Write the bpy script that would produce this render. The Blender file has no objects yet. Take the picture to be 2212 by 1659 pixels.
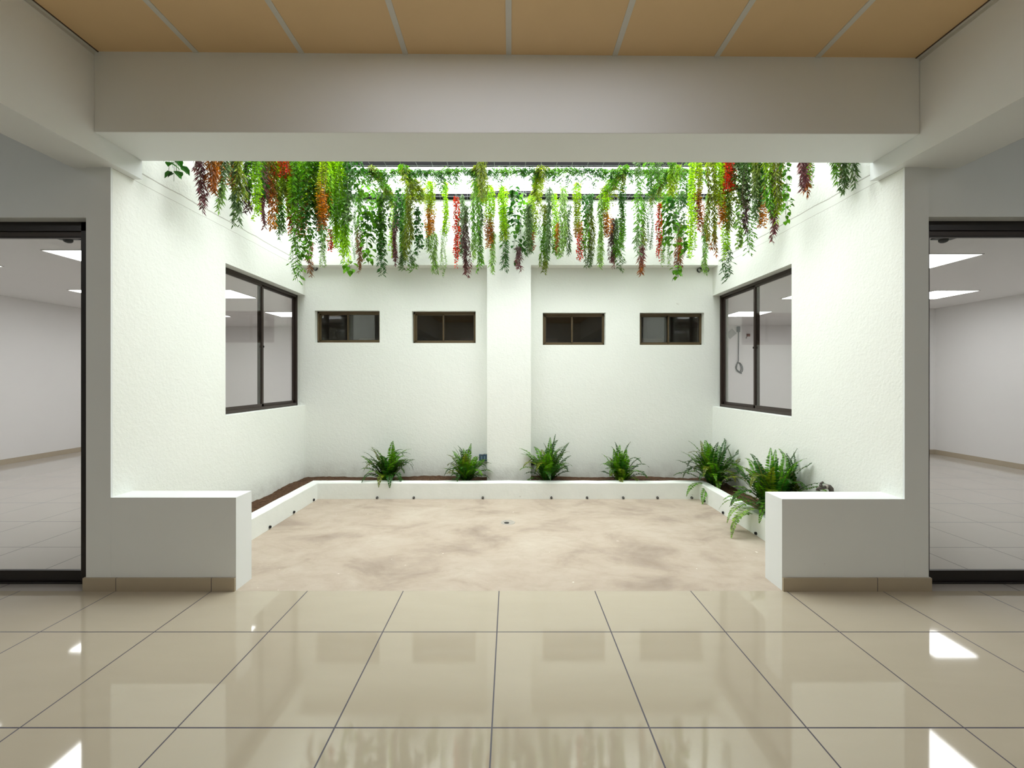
import bpy, bmesh, math, random
from mathutils import Vector, Matrix, Euler
C = bpy.context.scene.collection
SC = bpy.context.scene

# ------------------------------------------------------------------ camera, world, exposure, big lights
F, VX, VY, CH = 900.0, 1102.0, 817.0, 1.33      # focal length in pixels, vanishing point, camera height
cam = bpy.data.cameras.new('camera'); camo = bpy.data.objects.new('camera', cam); C.objects.link(camo)
camo.location = (0, 0, CH); camo.rotation_euler = (math.pi/2, 0, 0)
cam.sensor_width = 36; cam.lens = 36*F/2212
cam.shift_x = (1106-VX)/2212; cam.shift_y = -(829.5-VY)/2212
cam.clip_start = 0.05; cam.clip_end = 100
SC.camera = camo
vs = SC.view_settings
vs.view_transform = 'Standard'; vs.look = 'None'; vs.exposure = 0.0; vs.gamma = 1.0; vs.use_curve_mapping = False
w = bpy.data.worlds.new('sky'); SC.world = w; w.use_nodes = True
w.node_tree.nodes['Background'].inputs[0].default_value = (0.93, 1.0, 0.97, 1)
w.node_tree.nodes['Background'].inputs[1].default_value = 3.0
try:
    SC.cycles.max_bounces = 10; SC.cycles.diffuse_bounces = 6; SC.cycles.glossy_bounces = 4
    SC.cycles.transmission_bounces = 8; SC.cycles.transparent_max_bounces = 12
    SC.cycles.caustics_reflective = False; SC.cycles.caustics_refractive = False
    SC.cycles.sample_clamp_indirect = 4.0
except Exception: pass
SKY_L = 6.5        # radiance of the bright overcast sky over the courtyard
SKY_COL = (0.955, 1.0, 0.99)
HALL_L, ROOM_L = 4.6, 16.0
XL, XR = -2.5, 2.469         # courtyard side walls
YF, YB = 2.62, 5.08          # front wall plane, courtyard back wall
la = bpy.data.lights.new('skylight_daylight', 'AREA'); la.shape = 'RECTANGLE'
la.size = 4.95; la.size_y = 2.25; la.color = SKY_COL
la.energy = SKY_L*math.pi*la.size*la.size_y
lo = bpy.data.objects.new('skylight_daylight', la); C.objects.link(lo); lo.location = ((XL+XR)/2, 3.93, 3.66)

# ------------------------------------------------------------------ helpers
def at(px, py, Y): return Vector(((px-VX)*Y/F, Y, CH+(VY-py)*Y/F))
def s2l(c): c /= 255.0; return c/12.92 if c <= 0.04045 else ((c+0.055)/1.055)**2.4
def rgb(r, g, b): return (s2l(r), s2l(g), s2l(b), 1.0)

def mesh(name, verts, faces, mat=None, parent=None, cols=None, smooth=False, loc=None):
    me = bpy.data.meshes.new(name); me.from_pydata([tuple(v) for v in verts], [], faces)
    if cols is not None:
        a = me.color_attributes.new('leaf_colour', 'FLOAT_COLOR', 'POINT')
        a.data.foreach_set('color', [x for c in cols for x in c])
    if smooth: me.polygons.foreach_set('use_smooth', [True]*len(me.polygons))
    me.update()
    o = bpy.data.objects.new(name, me); C.objects.link(o)
    if mat: me.materials.append(mat)
    if parent: o.parent = parent
    if loc: o.location = loc
    return o
class MB:
    def __init__(s): s.v = []; s.f = []
    def box(s, x0, x1, y0, y1, z0, z1):
        b = len(s.v)
        s.v += [(x0,y0,z0),(x1,y0,z0),(x1,y1,z0),(x0,y1,z0),(x0,y0,z1),(x1,y0,z1),(x1,y1,z1),(x0,y1,z1)]
        s.f += [[b+i for i in q] for q in ((0,3,2,1),(4,5,6,7),(0,1,5,4),(1,2,6,5),(2,3,7,6),(3,0,4,7))]
        return s
    def hexa(s, p):           # eight corners: bottom loop then top loop
        b = len(s.v); s.v += [tuple(q) for q in p]
        s.f += [[b+i for i in q] for q in ((0,3,2,1),(4,5,6,7),(0,1,5,4),(1,2,6,5),(2,3,7,6),(3,0,4,7))]
        return s
    def tube(s, pts, r, n=10, caps=True):
        pts = [Vector(p) for p in pts]; b = len(s.v); k = len(pts)
        rr = r if isinstance(r, (list, tuple)) else [r]*k
        up = None
        for i, p in enumerate(pts):
            d = (pts[min(i+1,k-1)]-pts[max(i-1,0)])
            d = d.normalized() if d.length > 1e-9 else Vector((0,0,1))
            if up is None: up = Vector((0,0,1)) if abs(d.z) < .9 else Vector((1,0,0)); pd = d
            if d.dot(pd) < -.9: d = pd
            pd = d
            u = d.cross(up)
            if u.length < 1e-4: u = d.cross(Vector((0,1,0)))
            u.normalize(); v = u.cross(d).normalized(); up = v
            for j in range(n):
                a = 2*math.pi*j/n; s.v.append(tuple(p+u*(math.cos(a)*rr[i])+v*(math.sin(a)*rr[i])))
        for i in range(k-1):
            for j in range(n):
                j2 = (j+1)%n; s.f.append([b+i*n+j, b+i*n+j2, b+(i+1)*n+j2, b+(i+1)*n+j])
        if caps: s.f.append([b+j for j in range(n)][::-1]); s.f.append([b+(k-1)*n+j for j in range(n)])
        return s
    def build(s, name, mat=None, parent=None, bevel=0, smooth=False):
        o = mesh(name, s.v, s.f, mat, parent, smooth=smooth)
        if bevel:
            m = o.modifiers.new('bevel', 'BEVEL'); m.width = bevel; m.segments = 2; m.limit_method = 'ANGLE'
        return o
def tag(o, label=None, cat=None, group=None, kind=None):
    if label: o['label'] = label
    if cat: o['category'] = cat
    if group: o['group'] = group
    if kind: o['kind'] = kind
    return o
def empty(name, loc, label, cat, group=None, kind=None):
    o = bpy.data.objects.new(name, None); C.objects.link(o); o.location = loc; o.empty_display_size = .1
    return tag(o, label, cat, group, kind)
def rel(o, parent):          # child keeps world coordinates of its mesh
    o.parent = parent; o.location = -Vector(parent.location); return o
def pbuild(mb, name, mat, parent, **k):
    o = mb.build(name, mat, None, **k); return rel(o, parent)

# ------------------------------------------------------------------ materials
class NT:
    def __init__(s, name):
        s.m = bpy.data.materials.new(name); s.m.use_nodes = True; s.t = s.m.node_tree; s.n = s.t.nodes; s.n.clear()
        s.out = s.n.new('ShaderNodeOutputMaterial')
    def node(s, typ, props=None, **ins):
        n = s.n.new(typ)
        for k, v in (props or {}).items(): setattr(n, k, v)
        for k, v in ins.items():
            key = int(k[1:]) if k[0] == 'i' and k[1:].isdigit() else k.replace('_', ' ')
            if isinstance(v, bpy.types.NodeSocket): s.t.links.new(v, n.inputs[key])
            else: n.inputs[key].default_value = v
        return n
    def math(s, op, a, b=0.0, c=None):
        d = dict(i0=a, i1=b)
        if c is not None: d['i2'] = c
        return s.node('ShaderNodeMath', {'operation': op}, **d).outputs[0]
    def coord(s): return s.node('ShaderNodeTexCoord').outputs['Object']
    def xyz(s, v): return s.node('ShaderNodeSeparateXYZ', None, i0=v).outputs
    def noise(s, v, scale, detail=4, rough=.55, dist=0):
        return s.node('ShaderNodeTexNoise', None, Vector=v, Scale=scale, Detail=detail, Roughness=rough, Distortion=dist).outputs['Fac']
    def ramp(s, f, stops):
        n = s.node('ShaderNodeValToRGB', None, i0=f); e = n.color_ramp.elements
        while len(e) < len(stops): e.new(.5)
        for q, (p, c) in zip(e, stops): q.position = p; q.color = c if len(c) == 4 else (*c, 1)
        return n.outputs[0]
    def mix(s, f, a, b):
        n = s.n.new('ShaderNodeMix'); n.data_type = 'RGBA'
        for sock, v in ((n.inputs[0], f), (n.inputs[6], a), (n.inputs[7], b)):
            if isinstance(v, bpy.types.NodeSocket): s.t.links.new(v, sock)
            else: sock.default_value = v
        return n.outputs[2]
    def bump(s, h, strength=.3, dist=.01, normal=None):
        k = dict(Height=h, Strength=strength, Distance=dist)
        if normal: k['Normal'] = normal
        return s.node('ShaderNodeBump', None, **k).outputs[0]
    def pbsdf(s, col, rough=.5, metal=0, spec=.5, normal=None, **k):
        d = dict(Base_Color=col, Roughness=rough, Metallic=metal, **k)
        if normal is not None: d['Normal'] = normal
        n = s.node('ShaderNodeBsdfPrincipled', None, **d)
        n.inputs['Specular IOR Level'].default_value = spec
        s.t.links.new(n.outputs[0], s.out.inputs[0]); return s.m
def simple(name, col, rough=.5, metal=0, spec=.5, nscale=30, var=.06, bump=0):
    t = NT(name); co = t.coord(); f = t.noise(co, nscale)
    c2 = tuple(max(0, x*(1-var)) for x in col[:3])+(1,)
    c = t.mix(f, col, c2)
    return t.pbsdf(c, rough, metal, spec, t.bump(f, bump, .002) if bump else None)

def mat_stucco():
    t = NT('white_stucco'); co = t.coord(); X, Y, Z = t.xyz(co)
    big = t.noise(co, 1.1, 3); fine = t.noise(co, 55, 5, .6); mid = t.noise(co, 16, 3)
    base = t.mix(big, rgb(238,239,234), rgb(230,233,227))
    # grime near the soil bed
    g = t.math('SMOOTHSTEP' if False else 'SUBTRACT', .34, Z); g = t.math('MULTIPLY', g, 4.2)
    g = t.math('MULTIPLY', g, t.math('SUBTRACT', t.noise(co, 9, 5), .25)); 
    g = t.node('ShaderNodeClamp', None, i0=g, i1=0.0, i2=.42).outputs[0]
    c = t.mix(g, base, rgb(150,140,128))
    # fine hairline cracks along the old beam line on the side walls
    def crack(z, wob, wd, off):
        n = t.math('MULTIPLY', t.math('SUBTRACT', t.noise(co, 3.5, 4), .5), wob)
        d = t.math('ABSOLUTE', t.math('SUBTRACT', t.math('ADD', Z, n), z))
        return t.math('LESS_THAN', d, wd)
    side = t.math('GREATER_THAN', t.math('ABSOLUTE', X), 2.44)
    side = t.math('MULTIPLY', side, t.math('LESS_THAN', Y, 4.94))
    cr = t.math('MAXIMUM', t.math('MULTIPLY', crack(2.722, .03, .0042, 0), .55), t.math('MULTIPLY', crack(2.65, .018, .0022, 1), .4))
    cr = t.math('MULTIPLY', cr, side)
    band = t.math('MULTIPLY', side, t.math('LESS_THAN', t.math('ABSOLUTE', t.math('SUBTRACT', Z, 2.686)), .034))
    c = t.mix(cr, c, rgb(128,118,104))
    inv = t.math('SUBTRACT', 1.0, t.math('MULTIPLY', band, .85))
    h = t.math('ADD', t.math('MULTIPLY', fine, 1.0), t.math('MULTIPLY', mid, .8))
    return t.pbsdf(c, .85, 0, .25, t.bump(t.math('SUBTRACT', t.math('MULTIPLY', h, inv), t.math('MULTIPLY', cr, 1.0)), 0.34, .010))
def mat_paint():
    t = NT('painted_plaster'); co = t.coord(); X, Y, Z = t.xyz(co)
    c = t.mix(t.noise(co, 1.3, 3), rgb(232,235,235), rgb(226,229,229))
    sc = t.noise(co, 7, 6, .7)
    m = t.math('MULTIPLY', t.math('GREATER_THAN', sc, .70), t.math('LESS_THAN', Z, .5))
    m = t.math('MULTIPLY', m, .22)
    c = t.mix(m, c, rgb(150,145,138))
    return t.pbsdf(c, .55, 0, .3, t.bump(t.noise(co, 6, 3), .06, .01))
def mat_smooth_white():
    t = NT('white_cement_paint'); co = t.coord()
    c = t.mix(t.noise(co, 5, 4), rgb(240,242,238), rgb(226,230,226))
    f = t.noise(co, 14, 5, .7); d = t.math('MULTIPLY', t.math('GREATER_THAN', f, .69), .35)
    Z = t.xyz(co)[2]; d = t.math('MULTIPLY', d, t.math('LESS_THAN', Z, .06))
    c = t.mix(d, c, rgb(120,112,104))
    return t.pbsdf(c, .6, 0, .3, t.bump(t.noise(co, 11, 3), .25, .012))
def mat_tile(name, T, ox, oy, c1, c2, grout, gw, rough=.045):
    t = NT(name); co = t.coord(); X, Y, Z = t.xyz(co)
    def ln(c, o):
        f = t.math('FRACT', t.math('DIVIDE', t.math('SUBTRACT', c, o-50*T), T))
        d = t.math('MINIMUM', f, t.math('SUBTRACT', 1.0, f))
        return t.math('LESS_THAN', d, gw/T/2)
    g = t.math('MAXIMUM', ln(X, ox), ln(Y, oy))
    s = t.node('ShaderNodeMapping', None, Vector=co); s.inputs['Scale'].default_value = (1, 4, 1)
    n = t.noise(s.outputs[0], 1.6, 5, .6, .4)
    c = t.mix(n, c1, c2); c = t.mix(g, c, grout)
    r = t.math('ADD', rough, t.math('MULTIPLY', g, .5))
    return t.pbsdf(c, r, 0, .75, t.bump(t.math('MULTIPLY', g, -1.0), .4, .001))
def mat_concrete():
    t = NT('rough_concrete'); co = t.coord()
    mp = t.node('ShaderNodeMapping', None, Vector=co); mp.inputs['Scale'].default_value = (1, 1.5, 1)
    v = mp.outputs[0]
    n1 = t.noise(v, 1.6, 8, .62, .5); n2 = t.noise(v, 7, 8, .65, .8); n3 = t.noise(v, 60, 4)
    c = t.ramp(n1, [(.3, rgb(152,137,124)), (.48, rgb(180,165,150)), (.70, rgb(193,181,167))])
    c = t.mix(t.math('MULTIPLY', t.ramp(n2, [(.45, (0,0,0,1)), (.75, (1,1,1,1))]), .32), c, rgb(150,132,112))
    sp = t.math('GREATER_THAN', t.noise(v, 34, 2), .765)
    c = t.mix(t.math('MULTIPLY', sp, .5), c, rgb(105,92,80))
    pp = t.math('GREATER_THAN', t.noise(mp.outputs[0], 21, 1), .80)
    c = t.mix(t.math('MULTIPLY', pp, .8), c, rgb(240,236,226))
    return t.pbsdf(c, .7, 0, .3, t.bump(t.math('ADD', n2, t.math('MULTIPLY', n3, .5)), .35, .008))
def mat_soil():
    t = NT('brown_soil'); co = t.coord(); n = t.noise(co, 40, 6, .7)
    c = t.ramp(n, [(.3, rgb(62,44,34)), (.6, rgb(100,76,58)), (.8, rgb(128,104,84))])
    return t.pbsdf(c, .95, 0, .1, t.bump(n, .8, .02))
def mat_leaf():
    t = NT('leaf'); a = t.node('ShaderNodeVertexColor', {'layer_name': 'leaf_colour'}).outputs[0]
    d = t.node('ShaderNodeBsdfPrincipled', None, Base_Color=a, Roughness=.42); d.inputs['Specular IOR Level'].default_value = .35
    tr = t.node('ShaderNodeBsdfTranslucent', None, Color=a)
    m = t.node('ShaderNodeMixShader', None, i0=.5, i1=d.outputs[0], i2=tr.outputs[0])
    t.t.links.new(m.outputs[0], t.out.inputs[0]); return t.m
def mat_glass(name, tint, refl=1.0):
    t = NT(name)
    tr = t.node('ShaderNodeBsdfTransparent', None, Color=tint); gl = t.node('ShaderNodeBsdfGlossy', None, Roughness=.0)
    g = t.node('ShaderNodeNewGeometry').outputs
    d = t.math('ABSOLUTE', t.node('ShaderNodeVectorMath', {'operation': 'DOT_PRODUCT'}, i0=g['Normal'], i1=g['Incoming']).outputs['Value'])
    f = t.math('MULTIPLY', t.math('ADD', .04, t.math('MULTIPLY', .96, t.math('POWER', t.math('SUBTRACT', 1.0, d), 5.0))), refl)
    m = t.node('ShaderNodeMixShader', None, i0=f, i1=tr.outputs[0], i2=gl.outputs[0])
    t.t.links.new(m.outputs[0], t.out.inputs[0]); return t.m
def mat_emit(name, col, L):
    t = NT(name); e = t.node('ShaderNodeEmission', None, Color=col, Strength=L)
    t.t.links.new(e.outputs[0], t.out.inputs[0]); return t.m

M = dict(
    stucco=mat_stucco(), paint=mat_paint(), white=mat_smooth_white(),
    tile=mat_tile('polished_tile', .5988, -.0693, 2.184, rgb(185,174,155), rgb(177,166,147), rgb(58,52,66), .0060),
    tileR=mat_tile('room_tile', .570, 3.188, 3.277, rgb(188,181,174), rgb(180,173,166), rgb(70,64,66), .0075, .07),
    tileL=mat_tile('room_tile_left', .585, -3.82, 3.28, rgb(188,181,174), rgb(180,173,166), rgb(70,64,66), .0075, .07),
    base=simple('skirting_tile', rgb(176,162,140), .25, nscale=5, var=.08),
    joint=simple('dark_joint', rgb(72,64,76), .8),
    ceil=simple('tan_ceiling_board', rgb(222,192,148), .6, nscale=3, var=.1, spec=.3),
    rail=simple('white_metal_rail', rgb(205,203,196), .4),
    raildark=simple('dark_metal_angle', rgb(80,66,58), .5),
    conc=mat_concrete(), soil=mat_soil(), leaf=mat_leaf(),
    bronze=simple('dark_bronze_aluminium', rgb(58,47,42), .38, .3, nscale=8),
    bronze2=simple('brown_bronze_aluminium', rgb(98,82,58), .38, .35, nscale=8),
    black=simple('black_rubber', rgb(18,17,18), .5),
    dframe=simple('door_black_aluminium', rgb(38,32,30), .35, .3),
    glass=mat_glass('clear_glass', (.96,.97,.96,1), 1.5), sglass=mat_glass('dim_glass', (.85,.85,.83,1), 2.0),
    room=simple('room_white_paint', rgb(228,226,224), .6, nscale=2, var=.03, spec=.3),
    bath=simple('grey_bath_paint', rgb(205,200,190), .6, nscale=2, var=.05),
    bathlight=simple('white_partition', rgb(225,215,205), .5),
    steel=simple('dark_steel_bar', rgb(22,21,22), .8, 0, .1),
    wire=simple('galvanised_wire', rgb(120,122,122), .45, .6),
    pipe=simple('black_plastic_pipe', rgb(26,25,27), .45), iron=simple('weathered_iron', rgb(98,92,86), .5, .5, nscale=40, var=.3, bump=.3),
    blue=simple('blue_grey_plastic', rgb(62,84,108), .45), bluel=simple('pale_blue_plastic', rgb(120,145,165), .45),
    cable=simple('dark_cable', rgb(58,60,66), .5), plate=simple('pale_grey_plate', rgb(168,168,164), .4), redb=simple('reddish_box', rgb(140,100,88), .5),
    drain=simple('dull_drain_metal', rgb(184,176,166), .5, .1, nscale=60, var=.3),
    panel2=mat_emit('light_diffuser_right', (.97, .975, 1, 1), ROOM_L*.8), panel=mat_emit('light_diffuser', (.97, .975, 1, 1), ROOM_L), panelh=mat_emit('hall_light_diffuser', (.97, .96, 1, 1), HALL_L),
    stem=simple('green_stem', rgb(66,84,36), .6), bstem=simple('brown_stem', rgb(96,72,50), .6),
)
def struct(name, mb, mat, label, **k): return tag(mb.build(name, mat, **k), label, kind='structure')

# ------------------------------------------------------------------ the shell
struct('floor', MB().box(-6.5, 6.5, -4, 2.605, -.08, 0), M['tile'], 'polished beige floor tiles of the hall')
struct('floor_courtyard', MB().box(XL, XR, 2.605, 5.2, -.1, 0), M['conc'], 'rough stained concrete floor of the courtyard')
struct('floor_left', MB().box(-7.9, -2.505, 2.605, 10.4, -.08, -.0), M['tileL'], 'tiled floor of the left room')
struct('floor_right', MB().box(2.475, 7.55, 2.605, 9.7, -.08, -.0), M['tileR'], 'tiled floor of the right room')
# courtyard walls
m = MB(); a, b = -2.655, XL
m.box(a, b, YF, 5.25, -.05, 1.0); m.box(a, b, YF, 5.25, 2.342, 3.62); m.box(a, b, YF, 3.66, 1.0, 2.342)
struct('wall_left', m, M['stucco'], 'rough white left wall of the courtyard')
m = MB(); a, b = XR, 2.62
m.box(a, b, YF, 5.25, -.05, .985); m.box(a, b, YF, 5.25, 2.335, 3.62); m.box(a, b, YF, 3.655, .985, 2.335)
struct('wall_right', m, M['stucco'], 'rough white right wall of the courtyard')
SW = [(680, 820, 671, 740), (890, 1027.5, 672, 741), (1172.5, 1308, 675.5, 745), (1382, 1521, 675.5, 745)]
ops = []
for x0, x1, y0, y1 in SW:
    p = at(x0, y0, YB); q = at(x1, y1, YB); ops.append((p.x, q.x, q.z, p.z))
zb, zt = min(o[2] for o in ops), max(o[3] for o in ops)
m = MB(); m.box(-2.66, 2.66, YB, YB+.17, -.05, zb); m.box(-2.66, 2.66, YB, YB+.17, zt, 3.62)
xs = [-2.66]+[v for o in ops for v in o[:2]]+[2.66]
for i in range(0, len(xs), 2): m.box(xs[i], xs[i+1], YB, YB+.17, zb, zt)
for (x0, x1, z0, z1) in ops:
    if z0-zb > .001: m.box(x0, x1, YB, YB+.17, zb, z0)
    if zt-z1 > .001: m.box(x0, x1, YB, YB+.17, z1, zt)
m.box(XL, XR, 4.95, YB, 2.675, 3.46)                     # ring beam above the windows
m.box(-.271, .244, 4.88, YB, 0, 3.46)                    # pillar
struct('wall_back', m, M['stucco'], 'rough white back wall with pillar and upper beam')
# front plane walls
m = MB(); m.box(-7.9, -2.655, YF, YF+.15, 2.34, 3.3); m.box(-7.9, -4.5, YF, YF+.15, 0, 2.34)
struct('wall_front_left', m, M['paint'], 'plain wall over the left glass door')
m = MB(); m.box(2.62, 7.55, YF, YF+.15, 2.345, 3.3); m.box(4.5, 7.55, YF, YF+.15, 0, 2.345)
struct('wall_front_right', m, M['paint'], 'plain wall over the right glass door')
# hall-side skin of the courtyard side walls (smooth painted face)
struct('trim_left', MB().box(-2.655, XL-.0005, YF-.012, YF, 0, 3.0), M['paint'], 'painted hall face of the left courtyard wall end')
struct('trim_right', MB().box(XR+.0005, 2.62, YF-.012, YF, 0, 3.0), M['paint'], 'painted hall face of the right courtyard wall end')
m = MB().box(XL, -1.716, YF-.012, 2.765, 0, .583)
tag(m.build('low_wall', M['paint']), 'low white parapet wall on the left of the courtyard opening', 'wall', kind='structure')
m = MB().box(1.702, XR, YF-.012, 2.78, 0, .573)
tag(m.build('low_wall', M['paint']), 'low white parapet wall on the right of the courtyard opening', 'wall', kind='structure')
# skirtings
def skirting(side, x0, x1, joints, wrap):
    e = empty('baseboard_'+side, (x0, YF-.03, 0), 'beige tile skirting along the %s parapet' % side, 'skirting', kind='structure')
    m = MB(); xs = [x0]+joints+[x1]
    for i in range(len(xs)-1): m.box(xs[i]+.002, xs[i+1]-.002, YF-.023, YF-.012, 0, .083)
    if wrap < 0: m.box(x0, x0+.011, YF-.012, YF+.07, 0, .083)
    else: m.box(x1-.011, x1, YF-.012, YF+.07, 0, .083)
    pbuild(m, 'tile_strip', M['base'], e)
    m = MB()
    for j in joints: m.box(j-.003, j+.003, YF-.0225, YF-.012, 0, .083)
    pbuild(m, 'joint', M['joint'], e)
skirting('left', -2.668, -1.716, [(251-VX)*2.6/F, (457-VX)*2.6/F], -1)
skirting('right', 1.702, 2.632, [(1895-VX)*2.6/F], 1)
# hall beams and ceiling (slightly out of level, as built)
def zl(x, l, r): return l+(r-l)*(x+2.45)/4.85
bx0, bx1, by0, by1 = -2.447, 2.41, 2.45, 2.77
m = MB().hexa([(bx0,by0,2.778),(bx1,by0,2.766),(bx1,by1,2.760),(bx0,by1,2.773),(bx0,by0,3.62),(bx1,by0,3.62),(bx1,by1,3.62),(bx0,by1,3.62)])
tag(m.build('trim_1', M['paint'], bevel=.004), 'deep plastered cross beam over the courtyard opening', kind='structure')
struct('ceiling_side', MB().box(-6.5, -2.747, -4, YF, 3.23, 3.4).box(2.82, 6.5, -4, YF, 3.23, 3.4), M['paint'], 'white ceiling beyond the side beams of the hall')
m = MB().box(-2.747, -2.447, -4, YF, 2.651, 3.5); m.box(-2.5, -2.447, YF, 2.77, 2.651, 3.5)
struct('trim_2', m, M['paint'], 'plastered beam running back along the left side of the hall')
m = MB().box(2.41, 2.82, -4, YF, 2.651, 3.5); m.box(2.41, 2.469, YF, 2.79, 2.651, 3.5)
struct('trim_3', m, M['paint'], 'plastered beam running back along the right side of the hall')
zc0, zc1 = 3.252, 3.214
m = MB().hexa([(bx0,-4,zc0),(bx1,-4,zc1),(bx1,2.45,zc1),(bx0,2.45,zc0),(bx0,-4,3.4),(bx1,-4,3.4),(bx1,2.45,3.4),(bx0,2.45,3.4)])
struct('ceiling', m, M['ceil'], 'tan boarded ceiling of the hall')
tb = [(px-VX)*2.45/F for px in (424, 652, 876, 1099, 1328, 1548, 1766)]
for i, x in enumerate(tb):
    z = zl(x, zc0, zc1)
    struct('trim_%d' % (4+i), MB().box(x-.0155, x+.0155, -4, 2.45, z-.004, z+.002), M['rail'],
        'pale ceiling rail, %s from the left' % ['first','second','third','fourth','fifth','sixth','seventh'][i])
for i, (x, s, z) in enumerate(((bx0, 1, zc0), (bx1, -1, zc1))):
    e = empty('trim_%d' % (11+i), (x, 0, z), 'metal wall angle at the %s edge of the tan ceiling' % ('left', 'right')[i], 'ceiling trim', kind='structure')
    x0, x1 = sorted((x, x+s*.022))
    pbuild(MB().box(x0, x1, -4, 2.45, z-.005, z), 'angle', M['rail'], e)
    x0, x1 = sorted((x, x+s*.004)); pbuild(MB().box(x0, x1, -4, 2.45, z-.022, z-.005), 'lip', M['rail'], e)
    x0, x1 = sorted((x+s*.022, x+s*.027)); pbuild(MB().box(x0, x1, -4, 2.45, z-.0055, z), 'edge_line', M['raildark'], e)  # thin dark strip along the inner edge of the angle
m = MB().box(-6.7, -6.5, -4, YF, 0, 3.4); struct('wall_hall_left', m, M['paint'], 'far left wall of the hall')
m = MB().box(6.5, 6.7, -4, YF, 0, 3.4); struct('wall_hall_right', m, M['paint'], 'far right wall of the hall')
m = MB().box(-6.7, 6.7, -4.2, -4, 0, 3.4); struct('wall_hall_rear', m, M['paint'], 'rear wall of the hall behind the viewer')
# left room
RL = 2.60
struct('wall_room_left', MB().box(-8.0, -7.8, YF, 10.4, 0, 2.8), M['room'], 'long side wall of the left room')
struct('wall_room_left_back', MB().box(-7.9, -2.5, 10.3, 10.45, 0, 2.8), M['room'], 'back wall of the left room')
struct('wall_room_left_inner', MB().box(-2.66, -2.56, 5.25, 10.3, 0, 2.8), M['room'], 'inner wall of the left room')
struct('ceiling_left', MB().box(-7.9, -2.655, YF+.15, 10.4, RL, RL+.1), M['room'], 'white ceiling of the left room')
struct('baseboard_room_left', MB().box(-7.8, -7.79, YF+.15, 10.3, 0, .08).box(-7.8, -2.66, 10.29, 10.3, 0, .08), M['base'], 'tile skirting round the left room')
RR = 2.55
struct('wall_room_right', MB().box(7.45, 7.65, YF, 7.3, 0, 2.8).box(6.85, 7.65, 7.3, 7.4, 0, 2.8).box(6.85, 7.0, 7.4, 9.7, 0, 2.8), M['room'], 'stepped side wall of the right room')
struct('wall_room_right_back', MB().box(2.5, 7.0, 9.6, 9.75, 0, 2.8), M['room'], 'back wall of the right room with hanging cable')
struct('wall_room_right_inner', MB().box(2.56, 2.66, 5.25, 9.6, 0, 2.8), M['room'], 'inner wall of the right room')
struct('ceiling_right', MB().box(2.62, 7.6, YF+.15, 9.7, RR, RR+.1), M['room'], 'white ceiling of the right room')
struct('baseboard_room_right', MB().box(7.44, 7.45, YF+.15, 7.3, 0, .08).box(6.85, 7.45, 7.29, 7.3, 0, .08).box(2.66, 6.85, 9.59, 9.6, 0, .08), M['base'], 'tile skirting round the right room')
# wash room behind the small windows
struct('floor_washroom', MB().box(-2.55, 2.55, 5.25, 7.6, -.08, 0), M['bath'], 'dim washroom floor')
struct('ceiling_washroom', MB().box(-2.56, 2.56, 5.25, 7.7, 2.5, 2.6), M['bath'], 'dim washroom ceiling')
struct('wall_washroom', MB().box(-2.56, 2.56, 7.6, 7.7, 0, 2.6).box(-.08, .08, 5.25, 7.6, 0, 2.5).box(-2.56, -2.5, 5.25, 7.6, 0, 2.6).box(2.5, 2.56, 5.25, 7.6, 0, 2.6), M['bath'], 'dim washroom walls seen through the small windows')
for (x0, x1, wh) in ((774, 826, 'leftmost'), (994, 1032, 'second'), (1170, 1204, 'third'), (1378, 1431, 'rightmost')):
    p, q = at(x0, 731, 5.9), at(x1, 738, 5.9)
    tag(MB().box(p.x, q.x, 5.9, 6.5, 0, p.z).build('partition', M['bathlight']), 'pale partition top seen inside the %s small window' % wh, 'partition')

# ------------------------------------------------------------------ windows and doors
def side_window(n, x, xo, y0, y1, z0, z1, name):
    """sliding window in a side wall: x inner (courtyard) face, xo outer face"""
    s = 1 if xo > x else -1
    e = empty('window_%d' % n, (x, (y0+y1)/2, z0), 'tall dark framed sliding window in the %s courtyard wall' % name, 'window', kind='structure')
    X0, X1 = sorted((x, xo)); t = .032
    m = MB().box(X0, X1, y0, y1, z0, z0+.03).box(X0, X1, y0, y1, z1-.03, z1).box(X0, X1, y0, y0+t, z0, z1).box(X0, X1, y1-t*.7, y1, z0, z1)
    pbuild(m, 'window_frame', M['bronze'], e, bevel=.002)
    ym = (y0+y1)/2
    for k, (a, b, off) in enumerate(((y0+.01, ym+.02, 0), (ym-.02, y1-.012, 1))):
        fx = x+s*(.006+.024*off); fx1 = fx+s*.02; A, B = sorted((fx, fx1)); q = .03
        m = MB().box(A, B, a, a+q, z0+.028, z1-.028).box(A, B, b-q, b, z0+.028, z1-.028).box(A, B, a, b, z0+.028, z0+.06).box(A, B, a, b, z1-.052, z1-.028)
        sh = pbuild(m, 'sash', M['bronze'], e, bevel=.0015)
        g = MB().box((A+B)/2-.002, (A+B)/2+.002, a+q-.004, b-q+.004, z0+.056, z1-.05).build('pane', M['glass'], sh)
        if k == 0:
            c = x+s*.002; A, B = sorted((c, c-s*.01))
            MB().box(A, B, b-.020, b-.012, (z0+z1)/2-.02, (z0+z1)/2+.0).build('latch', M['black'], sh)
    return e
side_window(1, -2.59, -2.645, 3.66, 5.078, 1.003, 2.34, 'left')
side_window(2, 2.555, 2.61, 3.655, 5.078, .988, 2.333, 'right')
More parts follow.
